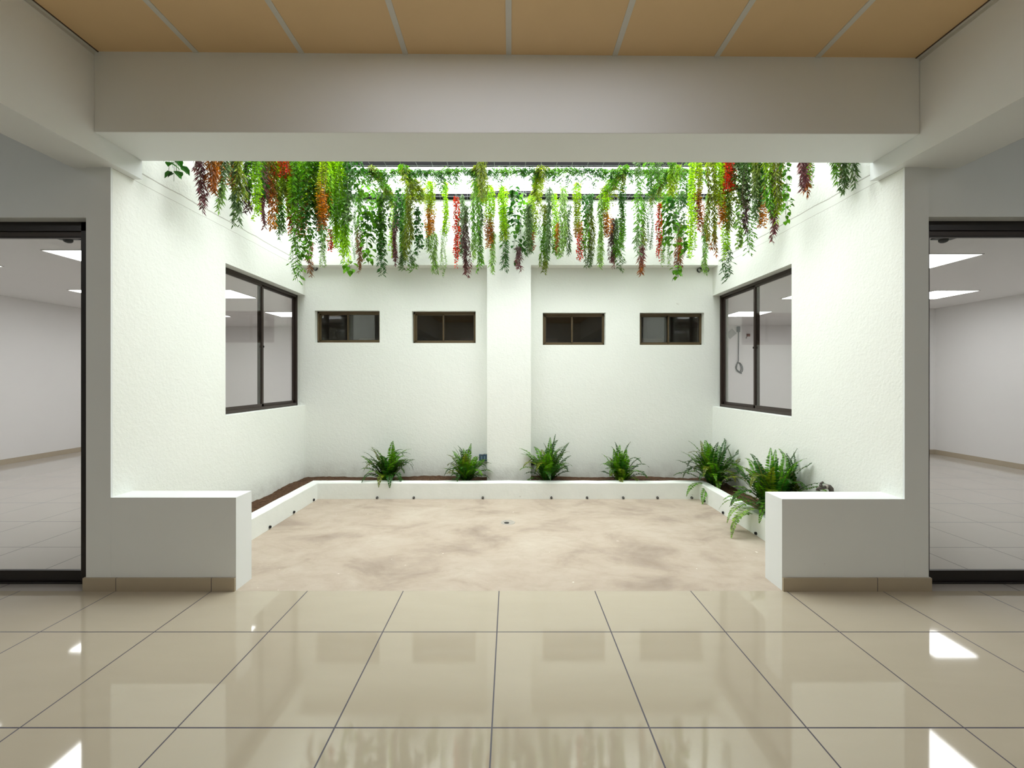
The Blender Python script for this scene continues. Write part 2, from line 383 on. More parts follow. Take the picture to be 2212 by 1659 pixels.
for i, (x0, x1, z0, z1) in enumerate(ops):
    e = empty('window_%d' % (3+i), ((x0+x1)/2, YB+.07, z0), 'small bronze framed sliding window, %s on the back wall' % ['leftmost', 'just left of the pillar', 'just right of the pillar', 'rightmost'][i], 'window', kind='structure')
    y0 = YB+.065; t = .022; x0 += .003; x1 -= .003
    m = MB().box(x0, x1, y0, y0+.05, z0, z0+t).box(x0, x1, y0, y0+.05, z1-t*1.2, z1).box(x0, x0+t, y0, y0+.05, z0, z1).box(x1-t*.8, x1, y0, y0+.05, z0, z1)
    pbuild(m, 'window_frame', M['bronze2'], e, bevel=.0015)
    xm = (x0+x1)/2-.012
    for k, (a, b, off) in enumerate(((x0+.022, xm+.013, .018), (xm-.013, x1-.018, .004))):
        A = y0+off; q = .019 if k == 0 else .016
        m = MB().box(a, a+q, A, A+.014, z0+t, z1-t).box(b-q*(1 if k == 0 else .5), b, A, A+.014, z0+t, z1-t).box(a, b, A, A+.014, z0+t, z0+t+.014).box(a, b, A, A+.014, z1-t*1.2-.014, z1-t*1.2)
        sh = pbuild(m, 'sash', M['bronze2'], e, bevel=.001)
        MB().box(a+q-.004, b-.006, A+.005, A+.009, z0+t+.01, z1-t-.01).build('pane', M['sglass'], sh)
        gk = MB(); z_0, z_1 = z0+t+.013, z1-t*1.2-.013; gx1 = b-q*(1 if k == 0 else .5)
        gk.box(a+q, gx1, A+.003, A+.006, z_0, z_0+.004).box(a+q, gx1, A+.003, A+.006, z_1-.004, z_1).box(a+q, a+q+.004, A+.003, A+.006, z_0, z_1).box(gx1-.004, gx1, A+.003, A+.006, z_0, z_1)
        gk.build('gasket', M['black'], sh)
def door(n, xi, s, top, name):
    e = empty('door_%d' % n, (xi+s*.9, YF+.1, 0), 'dark framed sliding glass door on the %s of the hall' % name, 'door', kind='structure')
    xe = xi+s*1.85; y0 = YF+.07; jw = .117 if s < 0 else .089
    def bb(m, a, b, *r): a, b = sorted((a, b)); m.box(a, b, *r)
    m = MB(); bb(m, xi, xe, y0, y0+.08, top-.06, top); bb(m, xi, xi+s*jw, y0, y0+.08, 0, top); bb(m, xi, xe, y0, y0+.08, 0, .012)
    pbuild(m, 'door_frame', M['dframe'], e, bevel=.002)
    m = MB(); bb(m, xi+s*jw, xe, y0+.012, y0+.06, top-.09, top-.06); pbuild(m, 'track', M['bronze'], e, bevel=.002)
    xm = xi+s*.95
    for a, b, off in ((xi+s*(jw-.020), xm, 0), (xm-s*.03, xe, .03)):
        m = MB(); Y0 = y0+.014+off; Y1 = Y0+.022
        bb(m, a, b, Y0, Y1, .012, .082); bb(m, a, b, Y0, Y1, top-.100, top-.085); bb(m, a, a+s*.024, Y0, Y1, .012, top-.085); bb(m, b-s*.024, b, Y0, Y1, .012, top-.085)
        sh = pbuild(m, 'sash', M['dframe'], e, bevel=.002)
        g = MB(); bb(g, a+s*.02, b-s*.02, Y0+.009, Y0+.014, .078, top-.096); g.build('pane', M['glass'], sh)
    return e
door(1, -2.655, -1, 2.34, 'left'); door(2, 2.62, 1, 2.345, 'right')
for px, s, nm in ((147, -1, 'left'), (2038, 1, 'right')):
    p = at(px, 520, 2.86)
    e = empty('door_stop', (p.x, 2.86, p.z), 'small black dome stop hanging behind the %s door header' % nm, 'door stop', 'dome stops behind the door headers')
    pbuild(MB().tube([(p.x,2.86,p.z+.012),(p.x,2.86,p.z-.004),(p.x,2.86,p.z-.012),(p.x,2.86,p.z-.016)], [.026,.026,.018,.006], 16), 'dome', M['black'], e, smooth=True)
    x0, x1 = sorted((p.x+s*.03, p.x-s*.07)) if s > 0 else sorted((p.x+s*.06, p.x-s*.09))
    pbuild(MB().box(p.x-.07, p.x+.07, 2.79, 2.88, p.z+.01, p.z+.02), 'plate', M['cable'], e)
    pbuild(MB().box(p.x-.04, p.x+.04, 2.77, 2.80, p.z-.0, p.z+.04), 'bracket', M['cable'], e)

# ------------------------------------------------------------------ ceiling lights
def light(x, y, z, sx, sy, mat, label, group):
    e = empty('ceiling_light', (x, y, z), label, 'ceiling light', group)
    MB().box(-sx/2, sx/2, -sy/2, sy/2, -.004, -.002).build('diffuser', mat, e)
    t = .008; hx, hy = sx/2, sy/2
    MB().box(-hx-t, hx+t, -hy-t, -hy, -.008, 0).box(-hx-t, hx+t, hy, hy+t, -.008, 0).box(-hx-t, -hx, -hy, hy, -.008, 0).box(hx, hx+t, -hy, hy, -.008, 0).build('frame', M['rail'], e)
nm = {0: 'nearest', 1: 'middle', 2: 'farthest'}
for i, y in enumerate((4.42, 6.28, 8.28)):
    light(-4.33+(0, .02, -.07)[i], y, RL, .6, .6, M['panel'], 'square white ceiling light in left room beside the courtyard, %s' % nm[i], 'ceiling lights of the left room')
    light(-6.05, y, RL, .6, .6, M['panel'], 'square white ceiling light near left room outer wall, %s' % nm[i], 'ceiling lights of the left room')  # farthest one is out of view, added to brighten the left room
for i, y in enumerate((4.38, 6.08, 7.9)):
    light(4.40+(-.07, .05, .08)[i], y, RR, .6, .6, M['panel2'], 'square white ceiling light in right room beside the courtyard, %s' % nm[i], 'ceiling lights of the right room')
    light(6.21, y, RR, .6, .6, M['panel2'], 'square white ceiling light near right room outer wall, %s' % nm[i], 'ceiling lights of the right room')  # farthest one likewise added, hidden, to lift the right room's light
HL = 'ceiling lights of the hall'; M['panelfill'] = mat_emit('hall_fill_diffuser', (.94, .98, 1, 1), 9.8)  # rear and side panels are added out of view to brighten the hall walls
light(0, 1.72, 3.226, 1.9, .36, M['panelh'], 'long hall ceiling light just in front of the cross beam', HL)
light(0, -2.6, 3.214, 1.2, .6, M['panelfill'], 'unseen fill light added at the rear centre of the hall', HL)
for s, nmx in ((-1, 'left'), (1, 'right')):
    light(s*4.4, 0.0, 3.226, 1.2, .6, M['panelfill'], 'unseen fill light added beyond the %s side beam' % nmx, HL)

# ------------------------------------------------------------------ planter, drain, pipes
P = lambda *a: Vector(a)
def kerb():
    """low U-shaped kerb: outer path offset, slightly uneven top"""
    rng = random.Random(4)
    inner = [(-2.12, 2.77), (-2.12, 4.586), (2.08, 4.586), (2.08, 2.79)]
    outer = [(-2.215, 2.77), (-2.215, 4.68), (2.175, 4.68), (2.175, 2.79)]
    pi, po = [], []
    for k in range(3):
        n = 26 if k == 1 else 14
        for j in range(n + (1 if k == 2 else 0)):
            t = j/n
            pi.append([inner[k][0]+(inner[k+1][0]-inner[k][0])*t, inner[k][1]+(inner[k+1][1]-inner[k][1])*t])
            po.append([outer[k][0]+(outer[k+1][0]-outer[k][0])*t, outer[k][1]+(outer[k+1][1]-outer[k][1])*t])
    v, f = [], []; n = len(pi)
    for i in range(n):
        z = .183+rng.uniform(-.002, .002); w = rng.uniform(-.003, .003)
        v += [(pi[i][0], pi[i][1], -.01), (pi[i][0]+w*.3, pi[i][1]+w*.3, z-.012), (pi[i][0]+(po[i][0]-pi[i][0])*.1, pi[i][1]+(po[i][1]-pi[i][1])*.1, z),
              (pi[i][0]+(po[i][0]-pi[i][0])*.92, pi[i][1]+(po[i][1]-pi[i][1])*.92, z), (po[i][0]+w, po[i][1]+w, z-.01), (po[i][0], po[i][1], -.01)]
    for i in range(n-1):
        for j in range(6): j2 = (j+1)%6; f.append([i*6+j, i*6+j2, (i+1)*6+j2, (i+1)*6+j])
    f.append(list(range(6))); f.append([(n-1)*6+j for j in range(6)][::-1])
    o = mesh('planter_kerb', v, f, M['white']); tag(o, 'low white U-shaped kerb holding the planting bed', 'planter')
kerb()
def soil():
    rng = random.Random(9); v, f = [], []
    def patch(x0, x1, y0, y1, nx, ny):
        b = len(v)
        for j in range(ny+1):
            for i in range(nx+1):
                x = x0+(x1-x0)*i/nx; y = y0+(y1-y0)*j/ny
                v.append((x, y, .128+.010*math.sin(x*5)+.008*math.sin(y*9+x)+rng.uniform(-.004, .004)))
        for j in range(ny):
            for i in range(nx): q = b+j*(nx+1)+i; f.append([q, q+1, q+nx+2, q+nx+1])
    patch(-2.498, 2.467, 4.68, 4.875, 120, 6); patch(-2.498, -.273, 4.875, 5.075, 60, 6); patch(.246, 2.467, 4.875, 5.075, 60, 6); patch(-2.498, -2.215, 2.78, 4.68, 8, 50); patch(2.175, 2.467, 2.79, 4.68, 8, 50)
    n = len(v)                                        # give the soil a body
    v2 = [(x, y, .02) for x, y, z in v]; f2 = [[n+i for i in q[::-1]] for q in f]
    o = mesh('soil', v+v2, f+f2, M['soil']); tag(o, 'brown earth filling the planting bed behind the kerb', 'soil', kind='stuff')
soil()
def weep(p, d, label):
    p = Vector(p); d = Vector(d)
    m = MB(); m.tube([p+d*.035, p-d*.012, p-d*.012, p+d*.0, p+d*.035], [.0125, .0125, .0095, .0095, .0095], 12, caps=False)
    m.tube([p+d*.03, p+d*.034], .0095, 12)
    tag(m.build('drain_pipe', M['pipe'], smooth=False), label, 'pipe', 'weep pipes in the planter kerb')
wl = ['leftmost weep pipe in the back kerb', 'weep pipe in the back kerb, second from the left', 'weep pipe in the back kerb left of the pillar', 'weep pipe in the back kerb just right of the pillar',
      'weep pipe in the back kerb left of the fourth fern', 'weep pipe in the back kerb under the fourth fern', 'weep pipe in the back kerb right of the fourth fern', 'rightmost weep pipe in the back kerb']
for px, l in zip((815, 894, 1043, 1191, 1268, 1346, 1420, 1494), wl):
    weep(((px-VX)*4.586/F, 4.586, .016), (0, 1, 0), 'small black '+l)
for px, l in ((677, 'at its far corner'), (634, 'at its middle'), (582, 'nearest the low wall')):
    weep((-2.12, 2.12*F/(VX-px), .02), (-1, 0, 0), 'small black weep pipe in the left kerb, '+l)
for px, l in ((1523, 'at its far corner'), (1563, 'at its middle'), (1634, 'nearest the low wall')):
    weep((2.08, 2.08*F/(px-VX), .02), (1, 0, 0), 'small black weep pipe in the right kerb, '+l)
for px, py, l in ((680, 579, 'in the back left corner'), (1512, 583, 'in the back right corner, left one of the pair'), (1527, 583, 'in the back right corner, right one of the pair')):
    p = at(px, py, 5.06)
    m = MB().tube([(p.x, 5.09, p.z), (p.x, 5.055, p.z), (p.x, 5.055, p.z), (p.x, 5.085, p.z)], [.029, .029, .024, .024], 20, caps=False)
    m.tube([(p.x, 5.088, p.z), (p.x, 5.086, p.z)], .026, 20)
    tag(m.build('vent_pipe', M['pipe']), 'black pipe end '+l, 'pipe', 'pipe ends under the upper beam')
# floor drain: dished ring with a dark off-centre hole
e = empty('floor_drain', (-.02, 3.84, 0), 'round metal floor drain in the middle of the concrete', 'drain')
ring = MB(); ring.tube([(0,0,.0005),(0,0,.004),(0,0,.004),(0,0,.0015)], [.066,.062,.05,.046], 28, caps=False).build('rim', M['drain'], e)
MB().tube([(0,0,.0008),(0,0,.0012)], .047, 24).build('grate', M['drain'], e)
MB().tube([(-.012,-.012,.0012),(-.012,-.012,.0018)], .024, 16).build('drain_hole', M['pipe'], e)
# socket box on the back wall beside the pillar
p = at(1042, 988, YB)
e = empty('socket_box', (-.325, YB, p.z), 'blue-grey socket box on the back wall beside the pillar', 'socket')
MB().box(-.052, .052, -.03, 0, -.04, .04).build('box', M['blue'], e, bevel=.004)
MB().box(-.03, -.012, -.034, -.03, -.02, .02).box(.006, .024, -.034, -.03, -.02, .02).build('outlet', M['bluel'], e)
tag(MB().box(.245, .30, YB-.05, YB, .28, .32).build('conduit', M['pipe']), 'dark pipe stub low on the right side of the pillar', 'pipe')
# garden tap
e = empty('garden_tap', (2.36, 3.15, .13), 'weathered metal garden tap on its riser by the right wall', 'tap')
tx = 2.36
def tp(px, py, Y=3.15): q = at(px, py, Y); return Vector((q.x, Y, q.z))
rz = [Vector((tp(1796, 1062).x, 3.15, .1)), tp(1796, 1062), tp(1795, 1056), tp(1791, 1052), tp(1786, 1051)]
pbuild(MB().tube(rz, [.016, .016, .018, .019, .018], 14), 'riser', M['iron'], e, smooth=True)
pbuild(MB().tube([tp(1787, 1051.5), tp(1783, 1051.5)], .017, 14), 'collar', M['drain'], e, smooth=True)
pbuild(MB().tube([tp(1784, 1052), tp(1778, 1054), tp(1772, 1054), tp(1767, 1055), tp(1766, 1058)], [.011, .011, .013, .010, .009], 12), 'spout', M['iron'], e, smooth=True)
pbuild(MB().tube([tp(1774, 1053), tp(1773, 1048), tp(1773.5, 1045)], [.012, .012, .006], 12), 'valve', M['iron'], e, smooth=True)
pbuild(MB().tube([tp(1772, 1045.5), tp(1775, 1043), tp(1778, 1041.5)], [.007, .008, .008], 8), 'handle', M['iron'], e, smooth=True)
pbuild(MB().tube([tp(1763, 1058), tp(1771, 1059.5)], .005, 8), 'lever', M['raildark'], e, smooth=True)

# cable, plate and boxes on the right room's back wall
YW = 9.6
def wp(px, py): q = at(px, py, YW); return q.x, q.z
x, z = wp(1579, 721)
c, s_ = math.cos(.72), math.sin(.72); r = .125
e = tag(mesh('cover_plate', [(x+r*(a*c-b*s_), YW-t, z+r*(a*s_+b*c)) for t in (.012, .001) for a, b in ((-.78,-.6),(.78,-.6),(.78,.6),(-.78,.6))],
     [[0,1,2,3],[7,6,5,4],[0,4,5,1],[1,5,6,2],[2,6,7,3],[3,7,4,0]], M['plate']), 'tilted grey cover plate on the right room back wall', 'plate')
e = empty('cable_box', (wp(1594, 711)[0], YW, wp(1594, 711)[1]), 'dark cable gland box with coiled cable seen through right window', 'cable')
MB().box(-.035, .035, -.04, 0, -.07, .06).build('box', M['cable'], e, bevel=.01)
x0, z0 = wp(1594, 711)
pts = [Vector(((wp(px, py)[0]), YW-.02, wp(px, py)[1])) for px, py in ((1594.5,716),(1594.5,740),(1594,765),(1594,780),(1591,787),(1588.5,794),(1592,801),(1599,805),(1603,800),(1602,791),(1597,784),(1592,785),(1589,793),(1592,801),(1597,804),(1600,797),(1598,788),(1593,782),(1591,789),(1590,797),(1596,803),(1602,808))]
sm = []
for i in range(len(pts)-1):
    p0, p1, p2, p3 = pts[max(i-1,0)], pts[i], pts[i+1], pts[min(i+2, len(pts)-1)]
    for k in range(5):
        t = k/5; sm.append(.5*((2*p1)+(p2-p0)*t+(2*p0-5*p1+4*p2-p3)*t*t+(3*p1-p0-3*p2+p3)*t**3))
pbuild(MB().tube(sm, .009, 6), 'cable', M['cable'], e, smooth=True)
x, z = wp(1616, 724)
e = empty('junction_box', (x, YW, z), 'small reddish junction box beside the hanging cable', 'box')
MB().box(-.035, .035, -.03, 0, -.03, .03).build('box', M['redb'], e, bevel=.008)
MB().tube([(-.02, -.012, -.03), (-.05, -.012, -.06), (-.04, -.012, -.075)], .008, 6).build('cable_end', M['plate'], e)

# ------------------------------------------------------------------ skylight frame and wire mesh
e = empty('skylight_frame', (0, 4.0, 3.47), 'dark steel bars framing the skylight over the courtyard', 'skylight', kind='structure')
m = MB().box(XL, -.271, 4.9, 4.95, 3.455, 3.5).box(.244, XR, 4.9, 4.95, 3.455, 3.5); pbuild(m, 'back_bar', M['steel'], e)
pbuild(MB().box(-.30, .27, 4.83, 4.88, 3.455, 3.5), 'pillar_bar', M['steel'], e)
for y in (4.2, 3.5, 2.82): pbuild(MB().box(XL, XR, y-.02, y+.02, 3.47, 3.535), 'cross_bar', M['steel'], e)
m = MB()
for i in range(33): x = XL+.05+i*.153; m.tube([(x, 2.8, 3.435), (x, 4.93, 3.435)], .0022, 4, caps=False)
for i in range(22): y = 2.83+i*.1; m.tube([(XL, y, 3.438), (XR, y, 3.438)], .0022, 4, caps=False)
tag(m.build('wire_mesh', M['wire']), 'welded wire mesh stretched below the skylight to carry the plants', 'wire mesh')
ZM = 3.43

# ------------------------------------------------------------------ hanging foliage
PAL = {'L': (172,222,8), 'Y': (150,176,14), 'G': (92,152,14), 'D': (42,96,20), 'T': (92,122,66), 'O': (200,126,14), 'B': (158,84,18),
       'P': (126,74,78), 'V': (116,130,24), 'R': (214,50,22), 'S': (142,180,84), 'W': (142,98,66), 'K': (92,64,66)}
PALL = {k: rgb(*v)[:3] for k, v in PAL.items()}
CN = {'L': 'lime', 'Y': 'yellow-green', 'G': 'green', 'D': 'dark green', 'T': 'grey-green', 'O': 'orange', 'B': 'rust brown', 'P': 'purple', 'V': 'olive', 'R': 'red', 'S': 'silvery green', 'W': 'brown', 'K': 'dark purple'}
KN = {'needle': 'needle-leaved', 'fluff': 'feathery', 'ivy': 'ivy-leaved', 'bamboo': 'pointed-leaved', 'pothos': 'heart-leaved', 'small': 'tiny-leaved', 'red': 'berry-like'}
class Leaves:
    def __init__(s, seed): s.v = []; s.f = []; s.c = []; s.r = random.Random(seed)
    def col(s, cols, t):
        k = len(cols)-1; x = max(0, min(.9999, t))*k; i = int(x); u = x-i
        u = 0 if u < .25 else 1 if u > .75 else (u-.25)*2
        if k == 0: c = PALL[cols]
        else: c = [PALL[cols[i]][j]*(1-u)+PALL[cols[i+1]][j]*u for j in range(3)]
        b = s.r.uniform(.42, 1.35); return (min(1, c[0]*b*s.r.uniform(.9, 1.1)), min(1, c[1]*b), min(1, c[2]*b*s.r.uniform(.8, 1.2)), 1)
    def thin(s, p, a, L, W, c):
        r = s.r; q = Vector((r.uniform(-1,1), r.uniform(-1,1), r.uniform(-1,1))); u = a.cross(q)
        if u.length < 1e-3: return
        u.normalize(); b = len(s.v)
        s.v += [tuple(p), tuple(p+a*(L*.4)+u*(W/2)), tuple(p+a*L), tuple(p+a*(L*.4)-u*(W/2))]
        s.f.append([b, b+1, b+2, b+3]); s.c += [c]*4
    def broad(s, p, a, L, W, c, up=None):
        r = s.r; q = up or Vector((r.uniform(-1,1), r.uniform(-1,1), r.uniform(-.4,1))); u = a.cross(q)
        if u.length < 1e-3: return
        u.normalize(); n = u.cross(a).normalized(); b = len(s.v); d = n*(W*.12)
        s.v += [tuple(p), tuple(p+a*(L*.22)+u*(W*.48)+d), tuple(p+a*(L*.58)+u*(W*.40)+d), tuple(p+a*L-n*(L*.12)), tuple(p+a*(L*.58)-u*(W*.40)+d), tuple(p+a*(L*.22)-u*(W*.48)+d), tuple(p+a*(L*.5))]
        s.f += [[b, b+1, b+2, b+6], [b+6, b+2, b+3], [b+6, b+3, b+4], [b, b+6, b+4, b+5]]; s.c += [c]*7
DOWN = Vector((0, 0, -1))
def grow(lv, stems, path, kind, cols, rad, nsub, t0=0, t1=1, lo=None, hi=None):
    """foliage along a path: sub-stems wander within rad of the path and carry the leaves"""
    r = lv.r
    def clampv(p):
        p = Vector(p)
        p.x = max(XL+.015, min(XR-.015, p.x)); p.y = min(4.945 if p.z > 2.675 else 5.06, p.y)
        if -.30 < p.x < .27: p.y = min(4.87, p.y)
        return p
    Ls = sum((path[i+1]-path[i]).length for i in range(len(path)-1))
    for k in range(nsub):
        az = r.uniform(0, 6.283); rr = rad*math.sqrt(r.random())*.8; end = 1 if k == 0 else r.uniform(.84, 1)
        ph, am = r.uniform(0, 6.28), r.uniform(.003, .014)
        n = max(6, int(Ls*end/.03)); pts = []
        for i in range(n+1):
            t = i/n*end; x = t*(len(path)-1); j = min(int(x), len(path)-2); p = path[j].lerp(path[j+1], x-j)
            g = min(1, .6+t*5); rad2 = rr*g
            p = p+Vector((math.cos(az+t)*rad2+am*math.sin(ph+t*9), math.sin(az+t)*rad2*.8+am*math.cos(ph+t*7), 0)); pts.append((clampv(p), t))
        stems.tube([q for q, _ in pts], .0014, 3, caps=False)
        step = dict(needle=.0125, fluff=.0100, ivy=.020, bamboo=.030, pothos=.055, small=.011, red=.011)[kind]
        m = int(Ls*end/step)
        for i in range(m):
            x = (i+r.random())/m*(len(pts)-1); j = min(int(x), len(pts)-2); p = pts[j][0].lerp(pts[j+1][0], x-j); t = pts[j][1]
            c = lambda: lv.col(cols, t0+(t1-t0)*(t+r.uniform(-.07, .07)))
            ax = (pts[j+1][0]-pts[j][0]).normalized()
            for h in range(2 if kind in ('needle', 'fluff', 'small', 'red') else 1):
                a = r.uniform(0, 6.283); o = Vector((math.cos(a), math.sin(a), 0)); tf = .75+.35*min(1, (1-t/end)*6+.2)
                if kind == 'needle': d = (o*.62+ax*.75).normalized(); lv.thin(p, d, r.uniform(.034, .058)*tf, .0100, c())
                elif kind == 'fluff': d = (o*.95+ax*r.uniform(.0, .6)).normalized(); lv.thin(p, d, r.uniform(.018, .034), .0110, c())
                elif kind == 'small': d = (o+ax*.5).normalized(); lv.thin(p+o*.004, d, r.uniform(.010, .018), .010, c())
                elif kind == 'red': d = (o+ax*.4).normalized(); lv.thin(p+o*.006, d, r.uniform(.014, .026), .015, c())
                elif kind == 'ivy': d = (o*.8+DOWN*r.uniform(.3, 1)).normalized(); q = p+o*r.uniform(.005, .02); lv.broad(q, d, r.uniform(.028, .046), r.uniform(.024, .036), c(), o+Vector((0,0,.5)))
                elif kind == 'pothos': d = (o*.8+DOWN*r.uniform(.2, .9)).normalized(); q = p+o*r.uniform(.01, .03); lv.broad(q, d, r.uniform(.05, .078), r.uniform(.042, .06), c(), o+Vector((0,0,.6)))
                elif kind == 'bamboo':
                    d0 = (o*.7+DOWN*.6).normalized(); q = p
                    for w in range(5):
                        sd = Vector((-o.y, o.x, 0))*(-1)**w
                        d = (d0*.8+sd*.55+DOWN*.15).normalized() if w < 4 else d0
                        lv.thin(q, d, r.uniform(.028, .042), .010, c()); q = q+d0*.010
def clamp_all(lv):
    for i, (x, y, z) in enumerate(lv.v):
        x = max(XL+.004, min(XR-.004, x)); y = min(4.946 if z > 2.67 else 5.07, y)
        if -.275 < x < .248: y = min(4.876, y)
        lv.v[i] = (x, y, min(z, 3.6))
HANG = []           # (px, object, look, kind)
def colour_words(cols):
    u = []
    for c in cols:
        if CN[c] not in u: u.append(CN[c])
    return u[0] if len(u) == 1 else u[0]+' and '+u[-1]
def strand(px, yt, yb, w, kind, cols, Y=None, X=None):
    i = len(HANG); r = random.Random(1000+i)
    if Y is None:
        if px < 646: Y = (X or 2.2+r.uniform(-.1, .1))*F/(VX-px)
        elif px > 1545: Y = (X or (2.15 if px < 1780 else 2.38)+r.uniform(-.06, .06))*F/(px-VX)
        elif px < 700: Y = r.uniform(4.3, 4.55)
        elif 1050 < px < 1150: Y = r.uniform(4.5, 4.72)
        else: Y = r.uniform(4.42, 4.8)
    if yt <= 350: Y = min(Y, r.uniform(3.72, 4.0))
    Y = min(max(Y, 2.86), 4.8)
    top = at(px, yt, Y); bot = at(px, yb, Y)
    if yt <= 362 or top.z > ZM-.01: top.z = ZM-.004
    if bot.z > top.z-.15: bot.z = top.z-.15
    rad = w*Y/F/2*1.28; H = top.z-bot.z
    e = empty('hanging_vine', (top.x, top.y, ZM), None, 'hanging plant', 'hanging vines over the courtyard')
    lv = Leaves(i); st = MB(); n = 8
    path = [Vector((top.x+r.uniform(-.008, .008), top.y+r.uniform(-.008, .008), top.z-H*k/n)) for k in range(n+1)]
    ns = {'needle': max(3, int(rad*2/.0165)), 'fluff': max(4, int(rad*2/.0115)), 'ivy': max(3, int(rad*2/.02)), 'bamboo': max(3, int(rad*2/.024)),
          'pothos': 6, 'small': max(3, int(rad*2/.016)), 'red': max(3, int(rad*2/.013))}[kind]
    L0 = {'needle': .028, 'fluff': .012, 'ivy': .028, 'bamboo': .045, 'pothos': .055, 'small': .008, 'red': .010}[kind]
    grow(lv, st, path, kind, cols, max(.008, rad-L0*.5), ns)
    clamp_all(lv)
    rel(mesh('foliage', lv.v, lv.f, M['leaf'], None, lv.c), e)
    rel(st.build('stems', M['bstem'] if cols[-1] in 'PBKW' else M['stem']), e)
    xw = XL+.05+round((top.x-XL-.05)/.153)*.153
    pbuild(MB().tube([(xw, top.y, ZM+.009), (xw, top.y, ZM-.002), (top.x, top.y, min(ZM-.004, top.z+.01)), (top.x, top.y, top.z-.03)], .0014, 4), 'hanging_wire', M['wire'], e)
    HANG.append((px, e, colour_words(cols)+' '+KN[kind]))
    return e
T = 350
